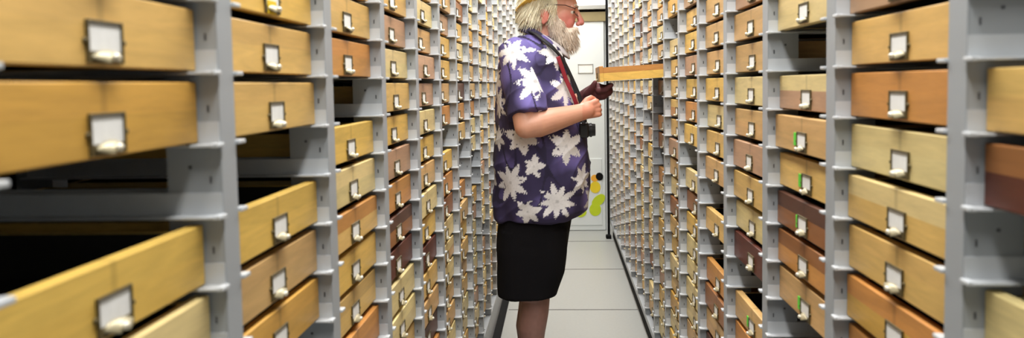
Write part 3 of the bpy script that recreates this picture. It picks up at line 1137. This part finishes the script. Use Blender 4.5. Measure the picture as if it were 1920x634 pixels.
for (x, z, n_) in ((-.1, 1.4, (0, 1, 0)), (-.18, 1.2, (0, 1, 0)), (.0, 1.15, (0, 1, 0)), (-.12, .98, (0, 1, 0)), (.03, .9, (0, 1, 0)), (-.2, .85, (0, 1, 0)), (0, 1.35, (0, 1, 0))):
    FL.append((Vector((x, YM + .22, z)), Vector(n_), .075, 7, x * 9, .14))
for (y, z) in ((3.35, 1.35), (3.5, 1.15), (3.38, .95), (3.52, 1.42)):
    FL.append((Vector((-.25, y, z)), Vector((-1, 0, 0)), .07, 7, y * 9, .08))
for (y, z) in ((3.45, 1.25), (3.52, 1.05), (3.36, .85), (3.4, 1.4)):
    FL.append((Vector((.1, y, z)), Vector((1, 0, 0)), .07, 7, y * 9, .08))
NAVY, LILAC, WHITE = Vector(lin(50, 42, 78)), Vector(lin(116, 104, 172)), Vector(lin(230, 228, 230))
# paler patches of the dye
DYE = [(P(985, 85, YM - .15), .11), (P(1000, 175, YM - .3), .085), (P(1072, 305, YM - .18), .06), (P(1095, 375, YM - .1), .05), (P(950, 130, YM - .2), .09), (P(1060, 160, YM - .15), .09), (P(1085, 225, YM - .15), .05)]
FRM = []
for (c, n, r, pet, ph, deep) in FL:
    u = Vector((0, 0, 1)).cross(n)
    if u.length < .1: u = Vector((1, 0, 0))
    u.normalize()
    FRM.append((c, n, r, pet, ph, deep, u, n.cross(u)))


def shirt_col(co, n):
    k = max([0] + [1.35 - (co - c).length / r * 1.0 for c, r in DYE])
    base = NAVY.lerp(LILAC, min(1, max(0, k + .9 * noise.noise(co * 12) - .1)))
    if 1 - abs(noise.noise(Vector((co.x * 9, co.y * 7, co.z * 5 + co.x * 5)))) > .955:
        base = NAVY * .6
    for (c, fn, r, pet, ph, deep, u, w_) in FRM:
        d = co - c
        if abs(d.dot(fn)) > deep or n.dot(fn) < -.05:
            continue
        a, e = d.dot(u), d.dot(w_)
        rr = math.hypot(a, e)
        if rr > r * 1.15:
            continue
        th = math.atan2(e, a) + ph
        k = (th * pet / (2 * PI)) % 1.0
        pk = 1 - abs(2 * k - 1)
        edge = r * (.50 + .56 * pk ** 1.0 * (1 + .22 * math.sin(int(th * pet / (2 * PI)) * 2.3))) + r * .10 * noise.noise(co * 160)
        edge += r * .05 * math.sin(rr * 700)
        if rr < edge:
            g = 1 - .16 * abs(noise.noise(co * 120)) - (.10 if pk < .12 else 0) - (.25 if rr < r * .09 else 0)
            if rr > r * .45 and noise.noise(co * 45 + Vector((5, 1, 2))) > .42:
                continue
            base = WHITE * g
    return base


set_vcol(sh, shirt_col)
SHIRT = vcol_material('printed_cotton', 0.85, 0.15, 500)
shirt = adopt(link('shirt', sh, SHIRT))

# collar: two folded leaves round the neck
bm = bmesh.new()
rows_ = []
n = 40
for j in range(n + 1):
    a = PI * (.05 + 1.90 * j / n)
    f = (1 + math.cos(a)) / 2            # 1 at the front
    cx, rx, ry = P(1012, 0, YM).x, .080, .096
    z0 = P(0, 66, YM).z - .112 * f ** 1.2
    sx = .030 * f
    inn_ = Vector((cx + rx * .90 * math.cos(a) + sx, YM + ry * .90 * math.sin(a), z0 - .008))
    mid_ = Vector((cx + rx * .97 * math.cos(a) + sx, YM + ry * .99 * math.sin(a), z0 + .004))
    out_ = Vector((cx + rx * 1.20 * math.cos(a) + sx * 1.1, YM + ry * 1.32 * math.sin(a), z0 - .030 - .014 * f))
    rows_.append([bm.verts.new(inn_), bm.verts.new(mid_), bm.verts.new(out_)])
for A, B in zip(rows_, rows_[1:]):
    for j in range(2):
        bm.faces.new((A[j], A[j + 1], B[j + 1], B[j]))
cme = finish(bm, smooth=True)
set_vcol(cme, lambda c, n: Vector(lin(206, 202, 208)) if c.x > P(1016, 0, YM).x + .02 * noise.noise(c * 20) else Vector(lin(44, 38, 66)))
col = adopt(link('collar', cme, vcol_material('collar_cotton', .85, .15, 500)))
md = col.modifiers.new('sub', 'SUBSURF'); md.levels = md.render_levels = 2
md = col.modifiers.new('thick', 'SOLIDIFY'); md.thickness = .004
# sleeve cuff turned up
# ---- shorts
b = bmesh.new()
bm_loft(b, [ring(470, 931, 1063, .19), ring(440, 931, 1068, .20), ring(400, 934, 1074, .195), ring(370, 940, 1074, .18)], seg=36)
for sgn, xa, xb, ya in ((-1, 933, 1044, 552), (1, 940, 1036, 550)):
    yc = YM + sgn * .095
    bm_loft(b, [ring(ya + 2, xa + 1, xb, .098, yc), ring(ya - 12, xa, xb + 4, .098, yc), ring(510, 932, 1058, .102, yc), ring(470, 932, 1063, .105, yc), ring(430, 936, 1066, .10, yc)], seg=30)
so_ = remesh(b, .0055, smooth=4)
displace(so_, lambda c, n: c + n * .006 * noise.noise(Vector((c.x * 12, c.y * 12, c.z * 5))))
shorts = adopt(link('shorts', so_, material('black_cotton', lin(19, 18, 21), .95, bump=.1, bump_scale=600, spec=.15)))
# ---- shoes and socks (below the frame)
SHOE = material('dark_leather', lin(45, 38, 34), .5)
for sgn in (-1, 1):
    yc = YM + sgn * .085
    b = bmesh.new()
    x0 = P(992, 600, yc).x - .02
    bm_loft(b, [(0.001, x0 - .06, x0 + .215, yc, .048), (.022, x0 - .06, x0 + .218, yc, .050), (.045, x0 - .057, x0 + .205, yc, .048), (.068, x0 - .055, x0 + .13, yc, .044), (.10, x0 - .05, x0 + .06, yc, .042)], seg=28)
    s_ = adopt(link('shoe', remesh(b, .006, 4), SHOE))

# ---- dark red glove on the far hand, fingers flat under the pulled drawer, thumb on its front
b = bmesh.new()
bm_limb(b, [(P(1096, 183, YM + .03), .034), (P(1106, 178, YM + .01), .037), (HF, .037)], seg=18)
bm_limb(b, [(P(1110, 176, YM - .005), .032), (P(1128, 173, YM - .02), .034), (P(1138, 170, YM - .03), .026)], seg=18)
for q, (yy, L_) in enumerate(((-.048, .9), (-.024, 1.0), (.0, .95), (.024, .78))):
    k0 = P(1122, 170, YM - .015) + Vector((0, yy * .8, 0))
    k1 = P(1134, 168, YM - .015) + Vector((0, yy, 0))
    k2 = P(1134 + 7 * L_, 163, YM - .015) + Vector((0, yy * 1.1, 0))
    k3 = P(1134 + 12 * L_, 159.5, YM - .015) + Vector((0, yy * 1.15, 0))
    bm_limb(b, [(k0, .014), (k1, .0115), (k2, .0108), (k3, .0095)], seg=12)
bm_limb(b, [(P(1103, 176, YM - .02), .021), (P(1109, 167, YM - .045), .0145), (P(1113, 160, YM - .055), .0125), (P(1115.5, 155, YM - .058), .0105)], seg=12)
gme = remesh(b, .004, 3)
adopt(link('glove', gme, material('maroon_glove', lin(84, 40, 42), .8, noise_amt=.2, scale=60, bump=.3, bump_scale=250)))
# watch strap on near wrist is not seen; red lanyard down the chest
pts = spline([P(1046, 106, YM - .170), P(1052, 122, YM - .168), P(1061, 148, YM - .160), P(1074, 178, YM - .15), P(1084, 205, YM - .13)], 6)
bm = bmesh.new()
bm_tube(bm, pts, .010, 8, flat=((.6, -1, .2), .3))
adopt(link('red_lanyard', finish(bm, smooth=True), material('red_webbing', lin(140, 28, 44), .7)))

# camera hanging on a black strap
cc = P(1094, 243, YM - .10)
cm_ = empty('camera', cc)
tag(cm_, 'small black camera hanging on a black strap at the man\'s belly', 'camera')
BLK = material('black_plastic', lin(22, 22, 26), .38, noise_amt=.2, scale=90)
box('camera_body', BLK, cm_, -.018, .020, -.045, .045, -.032, .030, bevel=.006)
bm = bmesh.new()
bmesh.ops.create_cone(bm, cap_ends=True, segments=28, radius1=.028, radius2=.025, depth=.03, matrix=Matrix.Translation((.034, 0, -.002)) @ Matrix.Rotation(PI / 2, 4, 'Y'))
bmesh.ops.create_cone(bm, cap_ends=True, segments=28, radius1=.030, radius2=.030, depth=.008, matrix=Matrix.Translation((.030, 0, -.002)) @ Matrix.Rotation(PI / 2, 4, 'Y'))
link('lens', finish(bm), BLK, cm_)
box('viewfinder', BLK, cm_, -.014, .014, -.018, .018, .029, .044, bevel=.004)
sp = spline([cc + Vector((0, -.046, .02)), P(1094, 212, YM - .11), P(1086, 180, YM - .10), P(1070, 142, YM - .11), P(1055, 112, YM - .13), P(1037, 90, YM - .165), P(1018, 74, YM - .160), P(1001, 62, YM - .125), P(985, 57, YM - .04), P(983, 57, YM + .03),
             P(1003, 66, YM + .085), P(1026, 84, YM + .12), P(1056, 118, YM + .12), P(1082, 180, YM + .08), cc + Vector((0, .046, .02))], 6)
bm = bmesh.new()
nvs = []
bm_tube(bm, sp, .010, 8, flat=((.5, -.8, .5), .35))
stp = link('strap', finish(bm, smooth=True), material('black_webbing', lin(24, 22, 28), .7), cm_)
stp.matrix_parent_inverse = Matrix.Translation(-cc)
